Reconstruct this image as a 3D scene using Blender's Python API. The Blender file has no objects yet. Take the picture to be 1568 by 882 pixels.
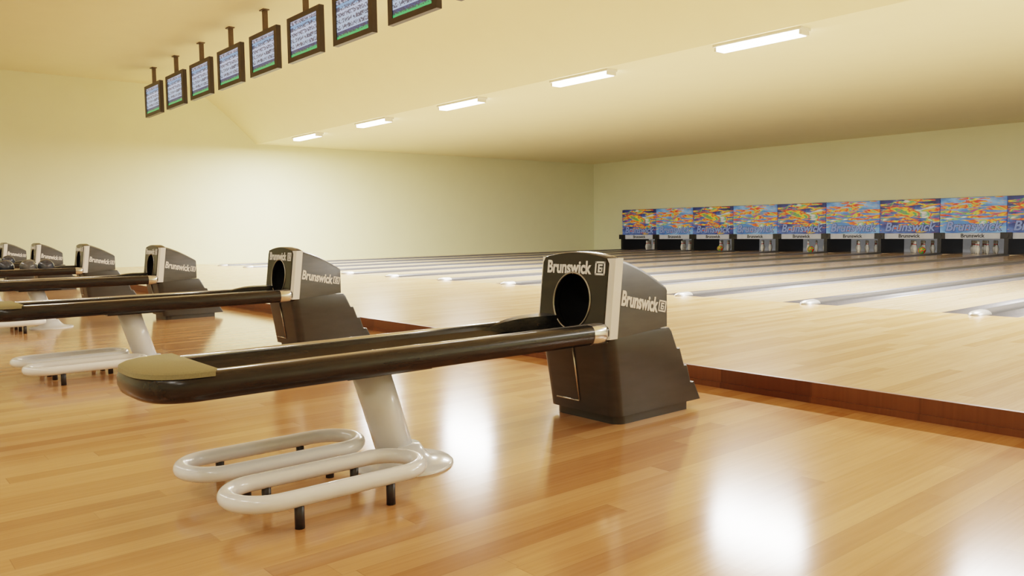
import bpy, bmesh, math, random
from mathutils import Vector, Matrix
random.seed(4)
sc = bpy.context.scene
COL = sc.collection

# ---------------------------------------------------------------- helpers
def new_mat(name):
    m = bpy.data.materials.new(name); m.use_nodes = True
    return m, m.node_tree, m.node_tree.nodes['Principled BSDF']
def N(nt, typ, **kw):
    n = nt.nodes.new(typ)
    for k, v in kw.items(): setattr(n, k, v)
    return n
def L(nt, a, b): nt.links.new(a, b)
def math_n(nt, op, a, b=None):
    n = N(nt, 'ShaderNodeMath', operation=op)
    for i, v in enumerate((a, b)):
        if v is None: continue
        if isinstance(v, (int, float)): n.inputs[i].default_value = v
        else: L(nt, v, n.inputs[i])
    return n.outputs[0]
def ramp(nt, fac, stops, interp='LINEAR'):
    r = N(nt, 'ShaderNodeValToRGB'); cr = r.color_ramp; cr.interpolation = interp
    while len(cr.elements) < len(stops): cr.elements.new(0.5)
    for e, (p, c) in zip(cr.elements, stops):
        e.position = p; e.color = (c[0], c[1], c[2], 1)
    L(nt, fac, r.inputs[0]); return r.outputs[0]
def mix(nt, fac, a, b, mode='MIX'):
    n = N(nt, 'ShaderNodeMix', data_type='RGBA', blend_type=mode)
    if isinstance(fac, (int, float)): n.inputs[0].default_value = fac
    else: L(nt, fac, n.inputs[0])
    for i, v in ((6, a), (7, b)):
        if isinstance(v, tuple): n.inputs[i].default_value = (*v, 1)
        else: L(nt, v, n.inputs[i])
    return n.outputs[2]
def simple(name, col, rough=0.5, metal=0.0, nscale=30, namt=0.08, coat=0, stretch=None, emit=0):
    m, nt, b = new_mat(name)
    tc = N(nt, 'ShaderNodeTexCoord'); mp = N(nt, 'ShaderNodeMapping')
    if stretch: mp.inputs['Scale'].default_value = stretch
    L(nt, tc.outputs['Object'], mp.inputs[0])
    no = N(nt, 'ShaderNodeTexNoise'); no.inputs['Scale'].default_value = nscale
    no.inputs['Detail'].default_value = 4
    L(nt, mp.outputs[0], no.inputs['Vector'])
    lo = tuple(c*(1-namt) for c in col); hi = tuple(min(1, c*(1+namt)) for c in col)
    L(nt, ramp(nt, no.outputs[0], [(0.3, lo), (0.7, hi)]), b.inputs['Base Color'])
    b.inputs['Roughness'].default_value = rough; b.inputs['Metallic'].default_value = metal
    b.inputs['Coat Weight'].default_value = coat
    if emit:
        b.inputs['Emission Color'].default_value = (*col, 1); b.inputs['Emission Strength'].default_value = emit
    return m

def wood(name, dark, mid, light, rough, w=0.085, ln=1.3, seam=0.82):
    m, nt, b = new_mat(name)
    g = N(nt, 'ShaderNodeNewGeometry'); s = N(nt, 'ShaderNodeSeparateXYZ'); L(nt, g.outputs['Position'], s.inputs[0])
    x = math_n(nt, 'DIVIDE', s.outputs[0], w); row = math_n(nt, 'FLOOR', x)
    wn = N(nt, 'ShaderNodeTexWhiteNoise', noise_dimensions='1D'); L(nt, row, wn.inputs['W'])
    y = math_n(nt, 'ADD', math_n(nt, 'DIVIDE', s.outputs[1], ln), math_n(nt, 'MULTIPLY', wn.outputs[0], 9.0))
    col = math_n(nt, 'FLOOR', y)
    cv = N(nt, 'ShaderNodeCombineXYZ'); L(nt, row, cv.inputs[0]); L(nt, col, cv.inputs[1])
    w2 = N(nt, 'ShaderNodeTexWhiteNoise', noise_dimensions='3D'); L(nt, cv.outputs[0], w2.inputs['Vector'])
    tone = ramp(nt, w2.outputs[0], [(0, dark), (0.45, mid), (1, light)])
    gv = N(nt, 'ShaderNodeCombineXYZ')
    L(nt, math_n(nt, 'MULTIPLY', s.outputs[0], 55.0), gv.inputs[0])
    L(nt, math_n(nt, 'ADD', math_n(nt, 'MULTIPLY', s.outputs[1], 2.2), math_n(nt, 'MULTIPLY', w2.outputs[0], 40.0)), gv.inputs[1])
    no = N(nt, 'ShaderNodeTexNoise'); no.inputs['Scale'].default_value = 1.0; no.inputs['Detail'].default_value = 5
    L(nt, gv.outputs[0], no.inputs['Vector'])
    gr = ramp(nt, no.outputs[0], [(0.3, (0.87, 0.84, 0.80)), (0.65, (1, 1, 1))])
    c = mix(nt, 1.0, tone, gr, 'MULTIPLY')
    fx = math_n(nt, 'FRACT', x); fy = math_n(nt, 'FRACT', y)
    sx = math_n(nt, 'LESS_THAN', fx, 0.02); sy = math_n(nt, 'LESS_THAN', fy, 0.002)
    sm = math_n(nt, 'MAXIMUM', sx, sy)
    c = mix(nt, math_n(nt, 'MULTIPLY', sm, 1-seam+0.1), c, tuple(v*0.45 for v in dark))
    L(nt, c, b.inputs['Base Color'])
    b.inputs['Roughness'].default_value = rough
    return m

def obj_from_bm(bm, name, mat=None, parent=None, smooth=False, loc=None):
    me = bpy.data.meshes.new(name); bm.normal_update(); bm.to_mesh(me); bm.free()
    return obj_from_me(me, name, mat, parent, smooth, loc)
def obj_from_me(me, name, mat=None, parent=None, smooth=False, loc=None):
    o = bpy.data.objects.new(name, me); COL.objects.link(o)
    if mat is not None and not me.materials: me.materials.append(mat)
    if smooth:
        for p in me.polygons: p.use_smooth = True
    if parent: o.parent = parent
    if loc: o.location = loc
    return o
def add_box(bm, x0, x1, y0, y1, z0, z1, mi=0):
    vs = [bm.verts.new((x, y, z)) for x in (x0, x1) for y in (y0, y1) for z in (z0, z1)]
    for f in ((0,1,3,2),(4,6,7,5),(0,4,5,1),(2,3,7,6),(0,2,6,4),(1,5,7,3)):
        fc = bm.faces.new([vs[i] for i in f]); fc.material_index = mi
def box(name, x0, x1, y0, y1, z0, z1, mat, parent=None, bevel=0):
    cx, cy, cz = (x0+x1)/2, (y0+y1)/2, (z0+z1)/2
    bm = bmesh.new(); add_box(bm, x0-cx, x1-cx, y0-cy, y1-cy, z0-cz, z1-cz)
    if bevel: bmesh.ops.bevel(bm, geom=bm.edges[:], offset=bevel, segments=2, affect='EDGES', profile=0.7)
    return obj_from_bm(bm, name, mat, parent, loc=(cx, cy, cz))
def cyl_between(bm, p0, p1, r0, r1=None, seg=24, caps=True):
    r1 = r0 if r1 is None else r1
    p0, p1 = Vector(p0), Vector(p1); d = (p1-p0).normalized()
    a = d.orthogonal().normalized(); b = d.cross(a)
    A, B = [], []
    for i in range(seg):
        t = 2*math.pi*i/seg; v = a*math.cos(t)+b*math.sin(t)
        A.append(bm.verts.new(p0+v*r0)); B.append(bm.verts.new(p1+v*r1))
    for i in range(seg):
        j = (i+1) % seg; f = bm.faces.new((A[i], A[j], B[j], B[i])); f.smooth = True
    if caps: bm.faces.new(A[::-1]); bm.faces.new(B)
def loft(bm, sections, closed=True, cap0=True, cap1=True, mi=0):
    rows = [[bm.verts.new(p) for p in s] for s in sections]
    n = len(rows[0])
    for a, b in zip(rows[:-1], rows[1:]):
        for i in range(n if closed else n-1):
            j = (i+1) % n
            bm.faces.new((a[i], a[j], b[j], b[i])).material_index = mi
    if cap0: bm.faces.new(rows[0][::-1]).material_index = mi
    if cap1: bm.faces.new(rows[-1]).material_index = mi
    return rows
def lathe(bm, prof, cx=0, cy=0, seg=32):
    secs = []
    for r, z in prof:
        secs.append([(cx+r*math.cos(2*math.pi*i/seg), cy+r*math.sin(2*math.pi*i/seg), z) for i in range(seg)])
    loft(bm, secs)
def empty(name, loc):
    e = bpy.data.objects.new(name, None); e.location = loc; e.empty_display_size = 0.3
    COL.objects.link(e); return e
def autosmooth(o, ang=35):
    me = o.data
    for p in me.polygons: p.use_smooth = True
    bm = bmesh.new(); bm.from_mesh(me)
    bmesh.ops.recalc_face_normals(bm, faces=bm.faces)
    for e in bm.edges:
        if len(e.link_faces) == 2 and e.calc_face_angle(0) > math.radians(ang): e.smooth = False
    bm.to_mesh(me); bm.free()
def text_mesh(body, size, name, offset=0.0, extrude=0.002, shear=0.0):
    cu = bpy.data.curves.new(name, 'FONT'); cu.body = body; cu.size = size
    cu.align_x = 'CENTER'; cu.align_y = 'CENTER'; cu.offset = offset; cu.extrude = extrude; cu.shear = shear
    cu.resolution_u = 4
    o = bpy.data.objects.new(name, cu); COL.objects.link(o)
    dg = bpy.context.evaluated_depsgraph_get(); dg.update()
    me = bpy.data.meshes.new_from_object(o.evaluated_get(dg))
    bpy.data.objects.remove(o); return me

# ---------------------------------------------------------------- materials
M_floor = wood('concourse_wood', (0.455, 0.222, 0.095), (0.565, 0.30, 0.132), (0.645, 0.37, 0.178), 0.14, w=0.1, ln=1.5)
M_appr = wood('approach_wood', (0.57, 0.345, 0.172), (0.64, 0.41, 0.218), (0.70, 0.475, 0.27), 0.2)
M_lane = wood('lane_wood', (0.60, 0.44, 0.28), (0.67, 0.51, 0.34), (0.74, 0.57, 0.40), 0.15, w=0.04, ln=3)
M_riser = wood('riser_wood', (0.13, 0.045, 0.018), (0.17, 0.062, 0.024), (0.21, 0.08, 0.03), 0.35, w=0.6)
M_wall = simple('wall_paint', (0.785, 0.795, 0.565), 0.7, nscale=2, namt=0.012)
M_ceil = simple('ceiling_paint', (0.82, 0.755, 0.51), 0.75, nscale=2, namt=0.012)
M_hood = simple('hood_charcoal', (0.068, 0.067, 0.063), 0.33, nscale=5, namt=0.18, stretch=(1, 1, 5))
M_skirt = simple('skirt_charcoal', (0.045, 0.044, 0.041), 0.34, nscale=5, namt=0.12, stretch=(1, 1, 5))
M_black = simple('gloss_black', (0.012, 0.0118, 0.0115), 0.2, nscale=10, namt=0.2)
M_hole = simple('deep_black', (0.004, 0.004, 0.004), 0.5)
M_white = simple('white_enamel', (0.86, 0.87, 0.89), 0.2, namt=0.01, coat=0.5)
M_lett = simple('letter_white', (0.9, 0.9, 0.9), 0.5, namt=0.01)
M_rack = simple('rack_black', (0.017, 0.017, 0.0165), 0.25, nscale=5, namt=0.3, stretch=(12, 0.8, 12))
M_chrome = simple('chrome', (0.72, 0.72, 0.72), 0.18, metal=0.85, namt=0.02)
M_gold = simple('olive_gold', (0.25, 0.22, 0.115), 0.38, metal=0.1, nscale=200, namt=0.12)
M_rubber = simple('black_rubber', (0.03, 0.03, 0.032), 0.4)
M_gutter = simple('gutter_grey', (0.21, 0.21, 0.23), 0.3, namt=0.05)
M_cap = simple('division_cap_dark', (0.11, 0.11, 0.115), 0.3, namt=0.05)
M_silver = simple('silver_tip', (0.50, 0.50, 0.50), 0.35, metal=0.5, namt=0.02)
M_frame = simple('monitor_frame', (0.030, 0.026, 0.023), 0.4)
M_rod = simple('rod_bronze', (0.10, 0.07, 0.04), 0.5)
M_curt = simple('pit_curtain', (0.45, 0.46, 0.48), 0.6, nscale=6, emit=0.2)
M_post = simple('post_black', (0.012, 0.012, 0.015), 0.35)
M_pin = simple('pin_white', (0.85, 0.84, 0.8), 0.25, namt=0.01)
M_red = simple('pin_red', (0.6, 0.03, 0.03), 0.3)
M_house = simple('fixture_housing', (0.8, 0.79, 0.7), 0.5, namt=0.01)
def emit_mat(name, col, st):
    m, nt, b = new_mat(name)
    b.inputs['Base Color'].default_value = (*col, 1)
    b.inputs['Emission Color'].default_value = (*col, 1); b.inputs['Emission Strength'].default_value = st
    return m
M_tube = emit_mat('fluorescent_diffuser', (1.0, 0.96, 0.88), 15)
M_fill = emit_mat('added_fill_diffuser', (1.0, 0.95, 0.86), 7)  # glow for the added fill row only

def screen_mat():
    m, nt, b = new_mat('score_screen')
    tc = N(nt, 'ShaderNodeTexCoord'); s = N(nt, 'ShaderNodeSeparateXYZ'); L(nt, tc.outputs['Object'], s.inputs[0])
    rx = math_n(nt, 'FLOOR', math_n(nt, 'MULTIPLY', s.outputs[0], 45.0))
    rz = math_n(nt, 'FLOOR', math_n(nt, 'MULTIPLY', s.outputs[2], 60.0))
    cv = N(nt, 'ShaderNodeCombineXYZ'); L(nt, rx, cv.inputs[0]); L(nt, rz, cv.inputs[1])
    wn = N(nt, 'ShaderNodeTexWhiteNoise', noise_dimensions='3D'); L(nt, cv.outputs[0], wn.inputs['Vector'])
    txt = math_n(nt, 'GREATER_THAN', wn.outputs[0], 0.42)
    rowb = math_n(nt, 'FRACT', math_n(nt, 'MULTIPLY', s.outputs[2], 10.0))
    line = math_n(nt, 'GREATER_THAN', rowb, 0.3)
    band = ramp(nt, math_n(nt, 'ADD', math_n(nt, 'MULTIPLY', s.outputs[2], 1.55), 0.5),
                [(0.0, (0.05, 0.45, 0.13)), (0.12, (0.05, 0.08, 0.2)), (0.2, (0.40, 0.50, 0.66)), (0.55, (0.46, 0.54, 0.72)), (0.75, (0.2, 0.36, 0.6)), (0.88, (0.44, 0.46, 0.6))], 'CONSTANT')
    ink = mix(nt, math_n(nt, 'MULTIPLY', math_n(nt, 'MULTIPLY', txt, line), 0.88), band, (0.04, 0.04, 0.07))
    b.inputs['Base Color'].default_value = (0.02, 0.02, 0.02, 1)
    L(nt, ink, b.inputs['Emission Color']); b.inputs['Emission Strength'].default_value = 1.1
    b.inputs['Roughness'].default_value = 0.3
    return m
M_screen = screen_mat()

def art_mat(name, bg, seed, es, thr):
    """painted mask artwork: blue field, multicolour brush strokes bursting from the upper centre"""
    m, nt, b = new_mat(name)
    tc = N(nt, 'ShaderNodeTexCoord')
    s = N(nt, 'ShaderNodeSeparateXYZ'); L(nt, tc.outputs['Object'], s.inputs[0])
    def noise(scale, rot, st, det=4, sd=0.0, dist=0.6):
        mp = N(nt, 'ShaderNodeMapping'); mp.inputs['Location'].default_value = (seed+sd, 0, seed*0.7-sd)
        mp.inputs['Rotation'].default_value = (0, rot, 0); mp.inputs['Scale'].default_value = st
        L(nt, tc.outputs['Object'], mp.inputs[0])
        no = N(nt, 'ShaderNodeTexNoise'); no.inputs['Scale'].default_value = scale; no.inputs['Detail'].default_value = det
        no.inputs['Distortion'].default_value = dist; L(nt, mp.outputs[0], no.inputs['Vector']); return no.outputs[0]
    field = ramp(nt, noise(1.6, 0.2, (1, 1, 1.5)), bg)
    hue = noise(2.4, 0.5, (0.9, 1, 2.2), 2, 5.0)
    strokes = ramp(nt, hue, [(0.28, (0.5, 0.05, 0.25)), (0.36, (0.05, 0.36, 0.10)), (0.42, (0.8, 0.6, 0.06)), (0.47, (0.75, 0.2, 0.03)), (0.52, (0.6, 0.03, 0.03)), (0.56, (0.85, 0.42, 0.05)), (0.60, (0.06, 0.4, 0.15)), (0.66, (0.65, 0.6, 0.6))])
    br = noise(3.4, 0.6, (0.5, 1, 4.5), 4, 11.0, 0.3)
    dx = math_n(nt, 'MULTIPLY', s.outputs[0], 1.0); dz = math_n(nt, 'MULTIPLY', math_n(nt, 'SUBTRACT', s.outputs[2], 0.17), 2.2)
    d = math_n(nt, 'SQRT', math_n(nt, 'ADD', math_n(nt, 'MULTIPLY', dx, dx), math_n(nt, 'MULTIPLY', dz, dz)))
    val = math_n(nt, 'SUBTRACT', br, math_n(nt, 'MULTIPLY', d, 0.15))
    msk = ramp(nt, val, [(thr, (0, 0, 0)), (thr+0.03, (1, 1, 1))])
    c = mix(nt, msk, field, strokes)
    L(nt, c, b.inputs['Base Color']); L(nt, c, b.inputs['Emission Color'])
    b.inputs['Emission Strength'].default_value = es; b.inputs['Roughness'].default_value = 0.4  # mild emission added so the panels look lit
    return m
M_artA = art_mat('mask_art_dark', [(0.3, (0.014, 0.018, 0.07)), (0.48, (0.03, 0.055, 0.22)), (0.6, (0.07, 0.16, 0.45)), (0.72, (0.18, 0.1, 0.3))], 3.1, 0.22, 0.36)
M_artB = art_mat('mask_art_light', [(0.3, (0.03, 0.10, 0.38)), (0.48, (0.09, 0.24, 0.56)), (0.6, (0.2, 0.40, 0.68)), (0.75, (0.45, 0.55, 0.7))], 7.7, 0.25, 0.38)
M_masktxt = simple('mask_lettering', (0.20, 0.28, 0.56), 0.4, emit=0.2)
M_maskout = simple('mask_lettering_outline', (0.02, 0.03, 0.12), 0.4)  # dark printed outline around the mask lettering

# ---------------------------------------------------------------- dimensions
XL, XR = -24.4, 7.5
YB0, YB = -6.0, 25.2
ZA = 0.115
YR = 4.22
YF = 8.5
ZH, ZL = 5.25, 3.74
LW = 1.78
X0 = -3.09

# ---------------------------------------------------------------- room
box('floor', XL, XR, YB0, YR, -0.1, 0, M_floor)
box('floor_approach', XL, XR, YR+0.03, YF, -0.1, ZA, M_appr)
bm = bmesh.new()
add_box(bm, XL, XR, YR, YR+0.03, 0, ZA+0.002)
add_box(bm, XL, XR, YR-0.012, YR, 0, 0.035)
obj_from_bm(bm, 'trim_riser', M_riser)
ks = list(range(-11, 6))
divs = [X0 + LW*k for k in ks]
GW, CW = 0.27, 0.075
bm = bmesh.new()
for i, x in enumerate(divs[:-1]):
    add_box(bm, x+CW+GW, divs[i+1]-CW-GW, YF, YB-0.1, -0.1, ZA)
add_box(bm, XL, divs[0]-CW-GW, YF, YB, -0.1, ZA); add_box(bm, divs[-1]+CW+GW, XR, YF, YB, -0.1, ZA)
obj_from_bm(bm, 'floor_lanes', M_lane)
bm = bmesh.new(); bc = bmesh.new()
for x in divs:
    for sgn in (-1, 1):
        cx = x + sgn*(CW+GW/2)
        s0, s1 = [], []
        for i in range(9):
            t = math.pi*i/8
            px, pz = cx - math.cos(t)*GW/2, ZA - 0.003 - math.sin(t)*0.075
            s0.append((px, YF, pz)); s1.append((px, YB-0.1, pz))
        r = loft(bm, [s0, s1], closed=False, cap0=False, cap1=False)
        bm.faces.new(r[0])
    prof = [(-CW, 0.0), (-CW, ZA+0.01), (-CW*0.7, ZA+0.03), (0, ZA+0.037), (CW*0.7, ZA+0.03), (CW, ZA+0.01), (CW, 0.0)]
    loft(bc, [[(x+a, YF+0.1205, z) for a, z in prof], [(x+a, YB-0.1, z) for a, z in prof]])
    secs = []
    for yy, f in ((0.12, 1.12), (0.05, 1.12), (-0.03, 1.0), (-0.09, 0.75), (-0.125, 0.35), (-0.135, 0.05)):
        sec = [(x-CW*f, YF+yy, ZA)]
        for i in range(1, 10):
            t = math.pi*i/10; sec.append((x-math.cos(t)*CW*f, YF+yy, ZA+math.sin(t)*0.045*min(1, f)+0.001))
        sec.append((x+CW*f, YF+yy, ZA)); secs.append(sec)
    loft(bc, secs, mi=1)
o = obj_from_bm(bm, 'lane_gutters', M_gutter, smooth=True)
o = obj_from_bm(bc, 'lane_division_caps', M_cap); o.data.materials.append(M_silver); autosmooth(o, 50)

box('wall_left', XL-0.15, XL, YB0, YB+1.6, -0.1, ZH+0.1, M_wall)
box('wall_right', XR, XR+0.15, YB0, YB+1.6, -0.1, ZH+0.1, M_wall)
box('wall_front', XL, XR, YB0-0.15, YB0, -0.1, ZH+0.1, M_wall)
ML = divs[0]; MR = divs[-1]
bm = bmesh.new()
add_box(bm, XL, XR, YB, YB+0.12, 0.72, ZH)
add_box(bm, XL, ML-0.06, YB, YB+0.12, 0, 0.72)
add_box(bm, MR+0.06, XR, YB, YB+0.12, 0, 0.72)
obj_from_bm(bm, 'wall_back', M_wall)
prof = [(YB0, ZH), (8.4, ZH)]
for i in range(1, 9):
    t = i/8; y = 8.4 + 1.95*t; z = ZH - (ZH-ZL)*(t**1.25)
    prof.append((y, z))
prof.append((YB+0.1, ZL))
bm = bmesh.new()
lo = [(y, z) for y, z in prof]; up = [(YB+0.1, ZH+0.15), (YB0, ZH+0.15)]
loft(bm, [[(XL, y, z) for y, z in lo+up], [(XR, y, z) for y, z in lo+up]])
o = obj_from_bm(bm, 'ceiling', M_ceil); autosmooth(o, 25)

# ---------------------------------------------------------------- pit / masking
box('floor_pit', ML-0.06, MR+0.06, YB-0.1, YB+1.6, -0.1, ZA-0.002, M_lane)
box('wall_pit', ML-0.06, MR+0.06, YB+1.6, YB+1.7, -0.1, 0.9, M_curt)
box('ceiling_pit', ML-0.06, MR+0.06, YB+0.12, YB+1.7, 0.78, 0.9, M_house)
txtA = text_mesh('Brunswick', 0.42, 'mask_text', 0.010, 0.003, 0.25); txtA.materials.append(M_masktxt)
txtB = text_mesh('Brunswick', 0.42, 'mask_text_outline', 0.022, 0.001, 0.25); txtB.materials.append(M_maskout)
txtS = text_mesh('Brunswick', 0.15, 'small_text', 0.004, 0.002); txtS.materials.append(M_post)
def pin_profile():
    return [(0.026, 0), (0.033, 0.02), (0.05, 0.07), (0.06, 0.115), (0.056, 0.16), (0.04, 0.21), (0.026, 0.25), (0.024, 0.275), (0.03, 0.32), (0.032, 0.345), (0.025, 0.37), (0.01, 0.381)]
bm = bmesh.new()
for r in range(4):
    for c in range(r+1):
        lathe(bm, pin_profile(), cx=(c-r/2)*0.305, cy=r*0.264, seg=14)
for f in bm.faces:
    z = f.calc_center_median().z
    f.smooth = True
    if 0.25 < z < 0.276: f.material_index = 1
me_pins = bpy.data.meshes.new('pins'); bm.normal_update(); bm.to_mesh(me_pins); bm.free()
me_pins.materials.append(M_pin); me_pins.materials.append(M_red)
for i in range(0, len(divs)-1, 2):
    xa, xb, xc = divs[i], divs[i+1], divs[i+2] if i+2 < len(divs) else divs[i+1]+LW
    e = empty('pinsetter_masking_unit', (xb, YB-0.1, 0))
    for x1, x2, mt, nm in ((xa, xb, M_artA, 'mask_panel_1'), (xb, xc, M_artB, 'mask_panel_2')):
        p = box(nm, x1+0.012-xb, x2-0.012-xb, -0.03, 0.05, 0.73, 1.74, mt, e)
        for tm, off, sfx in ((txtB, -0.0315, '_lettering_outline'), (txtA, -0.036, '_lettering')):
            t = obj_from_me(tm, nm+sfx, None, e); t.rotation_euler = (math.pi/2, 0, 0); t.location = ((x1+x2)/2-xb, off, 0.91)
            t.scale = (0.83, 0.9, 1)
        s = box(nm+'_sill', x1+0.012-xb, x2-0.012-xb, -0.01, 0.05, 0.56, 0.725, M_curt, e)
        t = obj_from_me(txtS, nm+'_small_lettering', None, e); t.rotation_euler = (math.pi/2, 0, 0); t.location = ((x1+x2)/2-xb, -0.012, 0.645)
    box('mask_backing', xa-xb, xc-xb, 0.05, 0.09, 0.73, 1.75, M_post, e)
    bm = bmesh.new()
    for xx in (xa, xb) + ((xc,) if i+2 >= len(divs)-1 else ()):
        add_box(bm, xx-xb-0.055, xx-xb+0.055, -0.04, 0.12, ZA, 0.74)
        add_box(bm, xx-xb-0.03, xx-xb+0.03, 0.12, 1.6, ZA, 0.74)
        add_box(bm, xx-xb-0.15, xx-xb+0.15, -0.06, 0.02, 0.56, 0.74)
        cyl_between(bm, (xx-xb, -0.07, 0.65), (xx-xb, -0.05, 0.65), 0.07)
    obj_from_bm(bm, 'kickback_posts', M_post, e)
for i in range(len(divs)-1):
    o = obj_from_me(me_pins, 'bowling_pin_set', None); o.location = ((divs[i]+divs[i+1])/2, YB+0.35, ZA)
def ball(name, loc, r, mat, parent=None):
    bm = bmesh.new(); bmesh.ops.create_uvsphere(bm, u_segments=32, v_segments=20, radius=r)
    return obj_from_bm(bm, name, mat, parent, True, loc)
def multi_ball():
    m, nt, b = new_mat('ball_multicolour')
    tc = N(nt, 'ShaderNodeTexCoord'); no = N(nt, 'ShaderNodeTexNoise'); no.inputs['Scale'].default_value = 9
    L(nt, tc.outputs['Object'], no.inputs['Vector'])
    L(nt, ramp(nt, no.outputs[0], [(0.3, (0.1, 0.5, 0.12)), (0.45, (0.75, 0.05, 0.04)), (0.54, (0.9, 0.6, 0.05)), (0.6, (0.06, 0.4, 0.1)), (0.68, (0.7, 0.05, 0.05))], 'CONSTANT'), b.inputs['Base Color'])
    b.inputs['Roughness'].default_value = 0.15
    return m
M_multi = multi_ball()
for i in (3, 5, 7, 9):
    ball('bowling_ball', (divs[i]-0.40, YB-0.35, ZA+0.108), 0.108, M_multi)

# ---------------------------------------------------------------- ceiling lights: lane row, plus added fill row
def fixture(x, y, z, mt, power):
    e = empty('fluorescent_ceiling_light', (x, y, z))
    box('housing', -0.73, 0.73, -0.13, 0.13, -0.04, 0.0, M_house, e, 0.006)
    box('diffuser', -0.68, 0.68, -0.1, 0.1, -0.105, -0.04, mt, e, 0.012)
    box('end_cap_1', -0.72, -0.68, -0.1, 0.1, -0.1, -0.04, M_house, e)
    box('end_cap_2', 0.68, 0.72, -0.1, 0.1, -0.1, -0.04, M_house, e)
    ld = bpy.data.lights.new('tube_light', 'AREA'); ld.shape = 'RECTANGLE'; ld.size = 1.36; ld.size_y = 0.2
    ld.energy = power; ld.color = (1.0, 0.975, 0.915)
    lo_ = bpy.data.objects.new('tube_light', ld); COL.objects.link(lo_); lo_.parent = e; lo_.location = (0, 0, -0.112)
for j in range(8):
    fixture(-21.33 + 3.62*j, 10.54, ZL, M_tube, 470)
for j in range(8):  # unseen row behind the camera, added as fill light for the concourse
    fixture(-21.33 + 3.62*j, -2.6, ZH, M_fill, 60)

# ---------------------------------------------------------------- monitors
for j in range(10):
    x = -21.95 + 1.71*j
    ZC = 4.45
    e = empty('score_monitor', (x, 6.6, ZC))
    w, h = 0.63, 0.395
    bm = bmesh.new()
    bw = 0.12; bh = 0.085
    add_box(bm, -w, -w+bw, 0, 0.09, -h, h); add_box(bm, w-bw, w, 0, 0.09, -h, h)
    add_box(bm, -w+bw, w-bw, 0, 0.09, h-bh, h); add_box(bm, -w+bw, w-bw, 0, 0.09, -h, -h+bh)
    add_box(bm, -w+bw, w-bw, 0.03, 0.12, -h+bh, h-bh)
    obj_from_bm(bm, 'bezel', M_frame, e)
    box('screen', -w+bw, w-bw, 0.015, 0.029, -h+bh, h-bh, M_screen, e)
    box('mount_rod', -0.04, 0.04, 0.03, 0.11, h, ZH-ZC, M_rod, e)
    box('mount_plate', -0.1, 0.1, 0.0, 0.12, ZH-ZC-0.02, ZH-ZC, M_rod, e)

# ---------------------------------------------------------------- ball return parts (local: x centre 0, y world)
parts = []
def keep(o, ):
    parts.append((o.data, o.name.split('.')[0], o.matrix_basis.copy())); bpy.data.objects.remove(o)

def footprint(w, yf, yr, z, rf=0.06, rr=0.02):
    pts = []
    for cx, cy, r, a0 in ((w-rf, yf+rf, rf, -90), (w-rr, yr-rr, rr, 0), (-w+rr, yr-rr, rr, 90), (-w+rf, yf+rf, rf, 180)):
        for i in range(7):
            a = math.radians(a0+15*i); pts.append((cx+r*math.cos(a), cy+r*math.sin(a), z))
    return pts
bm = bmesh.new()
S = [(0.0, .235, 3.03, 3.60), (0.045, .235, 3.03, 3.60), (0.047, .25, 3.00, 3.70), (0.15, .253, 2.985, 3.64), (0.152, .2532, 2.985, 3.61),
     (0.25, .256, 2.97, 3.575), (0.252, .2562, 2.97, 3.55), (0.35, .259, 2.954, 3.51), (0.352, .2592, 2.954, 3.485), (0.45, .262, 2.938, 3.435), (0.47, .258, 2.945, 3.42)]
loft(bm, [footprint(w, a, b, z) for z, w, a, b in S])
o = obj_from_bm(bm, 'skirt', M_skirt); autosmooth(o, 30); keep(o)
WH = 0.262
def sect(y, zb, zt, w, yoff_fn):
    pts = [(w, zb)]
    pts.append((w, zt-0.02)); pts.append((w-0.008, zt-0.004))
    for i in range(1, 12):
        x = (w-0.02)*(1-2*i/12); pts.append((x, zt+0.028*(1-(x/(w))**2)))
    pts += [(-w+0.008, zt-0.004), (-w, zt-0.02), (-w, zb)]
    return [(x, yoff_fn(y, z), z) for x, z in pts]
def lean(y, z):
    k = max(0, min(1, (3.385-y)/(3.385-2.925)))
    return y + 0.05*k*(z-0.44)/0.43
ZT = 0.850
bm = bmesh.new()
secs = []
for i in range(9):
    t = i/8; y = 2.985 + (3.385-2.985)*t
    zt = ZT - 0.16*t + 0.018*math.sin(math.pi*t)
    secs.append(sect(y, 0.45 + 0.03*t, zt, WH, lean))
loft(bm, secs, cap0=False)
o = obj_from_bm(bm, 'hood_shell', M_hood); autosmooth(o, 30); keep(o)
for sgn, nm in ((1, 'stripe_1'), (-1, 'stripe_2')):
    bm = bmesh.new()
    secs = []
    for z in (0.45, 0.6, 0.75, ZT+0.002):
        y0 = lean(2.925, z)
        secs.append([(sgn*0.222, y0-0.004, z), (sgn*0.25, y0, z), (sgn*(WH+0.004), y0+0.014, z), (sgn*(WH+0.004), y0+0.07, z), (sgn*0.222, y0+0.07, z)])
    loft(bm, secs)
    o = obj_from_bm(bm, nm, M_white); autosmooth(o, 40); keep(o)
HC = 0.63; HR = 0.134; PW = 0.24
def zarch(x): return ZT + 0.032*(1-(x/0.245)**2)
outer, inner = [], []
n = 64
for i in range(n):
    a = 2*math.pi*i/n; dx, dz = math.cos(a), math.sin(a)
    lo_, hi_ = 0.0, 1.0
    for _ in range(30):
        m_ = (lo_+hi_)/2; x, z = dx*m_, HC+dz*m_
        if abs(x) <= PW and z >= 0.43 and z <= zarch(x): lo_ = m_
        else: hi_ = m_
    outer.append((dx*lo_, HC+dz*lo_)); inner.append((dx*HR*0.95, HC+dz*HR*1.04))
bm = bmesh.new()
P = lambda q, off=0: (q[0], lean(2.925, q[1])+off, q[1])
rowsA = [[P(q, 0.075) for q in outer], [P(q, 0.0) for q in outer], [P((q[0]*0.985, HC+(q[1]-HC)*0.985), -0.008) for q in outer], [P(q, -0.008) for q in inner], [P(q, 0.03) for q in inner]]
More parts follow.
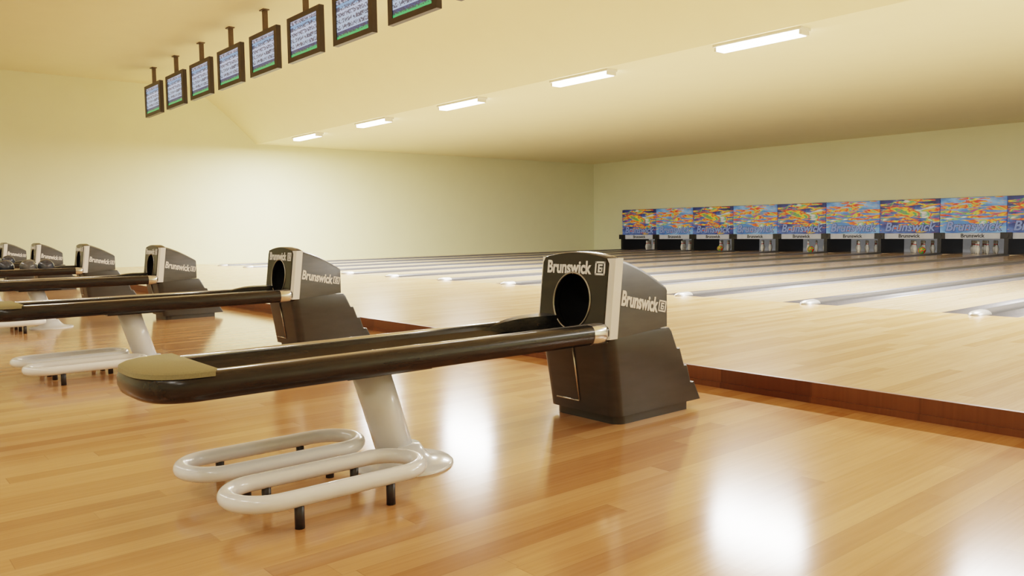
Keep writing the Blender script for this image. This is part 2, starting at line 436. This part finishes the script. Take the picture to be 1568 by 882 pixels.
loft(bm, rowsA, cap0=False, cap1=False)
o = obj_from_bm(bm, 'front_panel', M_black); autosmooth(o, 30); keep(o)
bm = bmesh.new()
sA = [P(q, 0.02) for q in inner]; sB = [P(q, 0.32) for q in inner]
loft(bm, [sA, sB], cap0=False)
o = obj_from_bm(bm, 'ball_port', M_hole, smooth=True); keep(o)
bm = bmesh.new(); secs = []
for i in range(n):
    a = 2*math.pi*i/n; sec = []
    for k in range(8):
        b = 2*math.pi*k/8; rr = 0.006*math.cos(b)
        q = (math.cos(a)*(HR*0.95+0.006+rr), HC+math.sin(a)*(HR*1.04+0.006+rr)); p = P(q, -0.008+0.006*math.sin(b)); sec.append(p)
    secs.append(sec)
secs.append(secs[0]); loft(bm, secs, cap0=False, cap1=False)
bmesh.ops.remove_doubles(bm, verts=bm.verts, dist=1e-6)
o = obj_from_bm(bm, 'port_ring', simple('ring_grey', (0.3, 0.29, 0.26), 0.25, metal=0.8), smooth=True); keep(o)
bm = bmesh.new()
def yfr(z): return 2.938 + (0.45-z)*0.158
cyl_between(bm, (0.0, yfr(0.43)-0.003, 0.43), (0.0, yfr(0.10)-0.003, 0.10), 0.005, seg=8)
cyl_between(bm, (0.0, yfr(0.10)-0.003, 0.10), (-0.17, yfr(0.10)-0.003, 0.10), 0.005, seg=8)
o = obj_from_bm(bm, 'skirt_trim', M_chrome); keep(o)
tf = text_mesh('Brunswick', 0.092, 'hood_text', 0.0026, 0.0015); tf.materials.append(M_lett)
def put(me, nm, xdir, ydir, loc, sx=1):
    xd = Vector(xdir).normalized(); yd = Vector(ydir).normalized(); zd = xd.cross(yd)
    mt = Matrix((xd*sx, yd*(sx if 'emblem' in nm else 1), zd)).transposed().to_4x4(); mt.translation = Vector(loc)
    parts.append((me, nm, mt))
put(tf, 'front_lettering', (1, 0, 0), (0, 0.05/0.43, 1), (-0.04, lean(2.925, 0.80)-0.0095, 0.80), 0.83)
ts = text_mesh('Brunswick', 0.105, 'hood_text_side', 0.0034, 0.0015); ts.materials.append(M_lett)
put(ts, 'side_lettering', (0, 1, -0.2), (0, 0.2, 1), (WH+0.0015, 3.167, 0.622), 0.635)
def logo():
    bm = bmesh.new()
    for (a, b, c, d) in ((-.03, .03, .022, .03), (-.03, .03, -.03, -.022), (-.03, -.022, -.03, .03), (.022, .03, -.03, .03), (-.012, -.004, -.018, .018), (-.004, .014, .010, .018), (-.004, .012, -.004, .004), (.008, .014, -.018, .004), (-.004, .014, -.018, -.011)):
        add_box(bm, a, b, c, d, -0.001, 0.0015)
    me = bpy.data.meshes.new('logo'); bm.normal_update(); bm.to_mesh(me); bm.free(); me.materials.append(M_lett); return me
lg = logo()
put(lg, 'front_emblem', (1, 0, 0), (0, 0.05/0.43, 1), (0.187, lean(2.925, 0.80)-0.0095, 0.802), 1.15)
put(lg, 'side_emblem', (0, 1, -0.2), (0, 0.2, 1), (WH+0.0015, 3.345, 0.59), 1.0)

# rack
HW = 0.262; YN = 0.99; YE = 2.97; YT = 0.765
path = []
for i in range(13): path.append((HW, YE-(YE-YN)*i/12))
for i in range(1, 24):
    a = math.pi*i/24
    ca, sa = math.cos(a), math.sin(a)
    path.append((HW*math.copysign(abs(ca)**0.7, ca), YN-(YN-YT)*abs(sa)**0.8))
for i in range(13): path.append((-HW, YN+(YE-YN)*i/12))
def sweep(bm, path, prof):
    secs = []
    for i, p in enumerate(path):
        a = Vector(path[max(0, i-1)]); b = Vector(path[min(len(path)-1, i+1)])
        t = (b-a).normalized(); nrm = Vector((t.y, -t.x))
        c = Vector((0, 1.6)) - Vector(p)
        if nrm.dot(Vector((c.x, c.y if abs(p[0]) < HW*0.9 else 0))) < 0: nrm = -nrm
        secs.append([(p[0]+nrm.x*o_, p[1]+nrm.y*o_, z) for o_, z in prof])
    loft(bm, secs)
prof = [(0.0, 0.470), (0.0, 0.495), (0.006, 0.513), (0.02, 0.526), (0.04, 0.530), (0.058, 0.527), (0.066, 0.515), (0.068, 0.45), (0.055, 0.436), (0.03, 0.432), (0.01, 0.445)]
bm = bmesh.new(); sweep(bm, path, prof)
o = obj_from_bm(bm, 'rack_rim', M_rack); autosmooth(o, 40); keep(o)
for sgn, nm in ((1, 'chrome_rail_1'), (-1, 'chrome_rail_2')):
    bm = bmesh.new(); cyl_between(bm, (sgn*(HW-0.055), 1.0, 0.523), (sgn*(HW-0.055), 2.965, 0.523), 0.011, seg=12)
    o = obj_from_bm(bm, nm, M_chrome); keep(o)
xs = [-.20, -.17, -.135, -.10, -.065, -.03, 0, .03, .065, .10, .135, .17, .20]
zs = [.505, .475, .458, .452, .458, .475, .487, .475, .458, .452, .458, .475, .505]
bm = bmesh.new()
secs = []
for y in (0.95, 1.5, 2.0, 2.5, 2.96):
    secs.append([(x, y, z) for x, z in zip(xs, zs)] + [(0.20, y, 0.436), (-0.20, y, 0.436)])
loft(bm, secs)
o = obj_from_bm(bm, 'ball_tray', M_rack); autosmooth(o, 50); keep(o)
bm = bmesh.new(); secs = []
for i in range(11):
    t = i/10; y = 2.5+0.43*t; x = -0.2+0.10*math.sin(t*math.pi/2)**2; zt = 0.50+0.05*math.sin(min(1, t*1.4)*math.pi/2)
    secs.append([(-0.205, y, 0.48), (x+0.012, y, 0.48), (x+0.006, y, zt), (-0.205, y, zt+0.004)])
loft(bm, secs)
o = obj_from_bm(bm, 'ball_deflector', M_rack); autosmooth(o, 40); keep(o)
bm = bmesh.new()
for sgn in (1, -1):
    secs = []
    for y, k in ((2.84, 1.03), (2.87, 1.10), (2.915, 1.10), (2.932, 1.02), (2.94, 0.8)):
        secs.append([(sgn*(HW - (0.034+(o_-0.034)*k)), y, 0.482+(z-0.482)*k) for o_, z in prof])
    loft(bm, secs)
o = obj_from_bm(bm, 'rail_collars', M_chrome); autosmooth(o, 50); keep(o)
nose = [p for p in path if p[1] <= 0.992]
bm = bmesh.new()
c0 = [(x*0.985, y+0.004, 0.518) for x, y in nose]; c1 = [(x*0.975, y+0.006, 0.534) for x, y in nose]; c2 = [(x*0.93, y+0.018, 0.541) for x, y in nose]
loft(bm, [c0, c1, c2])
o = obj_from_bm(bm, 'nose_cap', M_gold); autosmooth(o, 40); keep(o)
bm = bmesh.new()
B0 = Vector((0.03, 1.85, 0)); B1 = Vector((0.02, 1.72, 0.45))
cyl_between(bm, B0+Vector((0, 0, 0.02)), B1, 0.080, 0.080, seg=40)
o = obj_from_bm(bm, 'support_post', M_white); keep(o)
bm = bmesh.new()
lathe(bm, [(0.215, 0), (0.215, 0.006), (0.208, 0.013), (0.155, 0.02), (0.118, 0.032), (0.09, 0.06), (0.07, 0.09)], cx=B0.x+0.03, cy=B0.y+0.01, seg=48)
o = obj_from_bm(bm, 'post_base', M_white); autosmooth(o, 60); keep(o)
bm = bmesh.new(); add_box(bm, -0.14, 0.16, 1.55, 1.95, 0.415, 0.437)
o = obj_from_bm(bm, 'mount_bracket', M_rubber); keep(o)
def loop(cx, nm, y0=1.0, y1=1.73):
    hw = 0.135; r = 0.03; z = 0.105
    pth = []
    for i in range(25): a = math.pi + math.pi*i/24; pth.append((cx+hw*math.cos(a), y0+hw+hw*math.sin(a)))
    for i in range(25): a = math.pi*i/24; pth.append((cx+hw*math.cos(a), y1-hw+hw*math.sin(a)))
    bm = bmesh.new(); secs = []
    m = len(pth)
    for i in range(m):
        t = (Vector(pth[(i+1) % m])-Vector(pth[i-1])).normalized(); nr = Vector((t.y, -t.x))
        secs.append([(pth[i][0]+nr.x*r*math.cos(b), pth[i][1]+nr.y*r*math.cos(b), z+r*math.sin(b)) for b in [2*math.pi*k/16 for k in range(16)]])
    secs.append(secs[0]); loft(bm, secs, cap0=False, cap1=False)
    bmesh.ops.remove_doubles(bm, verts=bm.verts, dist=1e-6); bmesh.ops.recalc_face_normals(bm, faces=bm.faces)
    o = obj_from_bm(bm, nm, M_white, smooth=True); keep(o)
    bm = bmesh.new()
    for sx in (-1, 1):
        for yy in (y0+0.19, y1-0.19):
            cyl_between(bm, (cx+sx*hw, yy, 0), (cx+sx*hw, yy, 0.09), 0.017, seg=14)
    o = obj_from_bm(bm, nm+'_feet', M_rubber); keep(o)
loop(0.34, 'lower_rack_loop_1', 0.99, 1.73); loop(-0.115, 'lower_rack_loop_2', 0.99, 1.72)

ballgrey = simple('ball_smoke', (0.10, 0.105, 0.11), 0.12, nscale=12, namt=0.4)
ballblue = simple('ball_slate', (0.05, 0.06, 0.08), 0.12, nscale=12, namt=0.4)
for j in range(6):
    xc = -3.01 - 3.56*j
    e = empty('ball_return', (xc, 0, 0))
    for me, nm, mt in parts:
        o = bpy.data.objects.new(nm, me); COL.objects.link(o); o.parent = e; o.matrix_basis = mt
    if j >= 3:
        for k, (lx, ly) in enumerate(((-0.1, 1.75), (0.1, 1.62), (-0.1, 2.0), (0.1, 2.25), (0.1, 2.48), (-0.1, 2.3))):
            ball('bowling_ball', (xc+lx, ly+0.05*(j-3), 0.452+0.108), 0.108, ballgrey if k % 2 else ballblue)

# ---------------------------------------------------------------- camera
cam = bpy.data.cameras.new('camera'); co = bpy.data.objects.new('camera', cam); COL.objects.link(co)
cam.sensor_width = 36; cam.lens = 1246/1568*36
a = Vector((-1054, -74, 1246)).normalized(); b = Vector((1480, -110, 1246)).normalized()
xax = -a; yax = (b - xax*b.dot(xax)).normalized(); zax = xax.cross(yax)
right = Vector((xax[0], yax[0], zax[0])); down = Vector((xax[1], yax[1], zax[1])); fwd = Vector((xax[2], yax[2], zax[2]))
R = Matrix((right, -down, -fwd)).transposed().to_4x4(); R.translation = Vector((0, 0, 1.0))
co.matrix_world = R
cam.clip_end = 200
sc.camera = co
w = bpy.data.worlds.new('world'); sc.world = w; w.use_nodes = True
w.node_tree.nodes['Background'].inputs[0].default_value = (0.9, 0.85, 0.7, 1); w.node_tree.nodes['Background'].inputs[1].default_value = 0.3
sc.view_settings.view_transform = 'Filmic'
sc.view_settings.look = 'Medium High Contrast'
sc.view_settings.exposure = 0.0
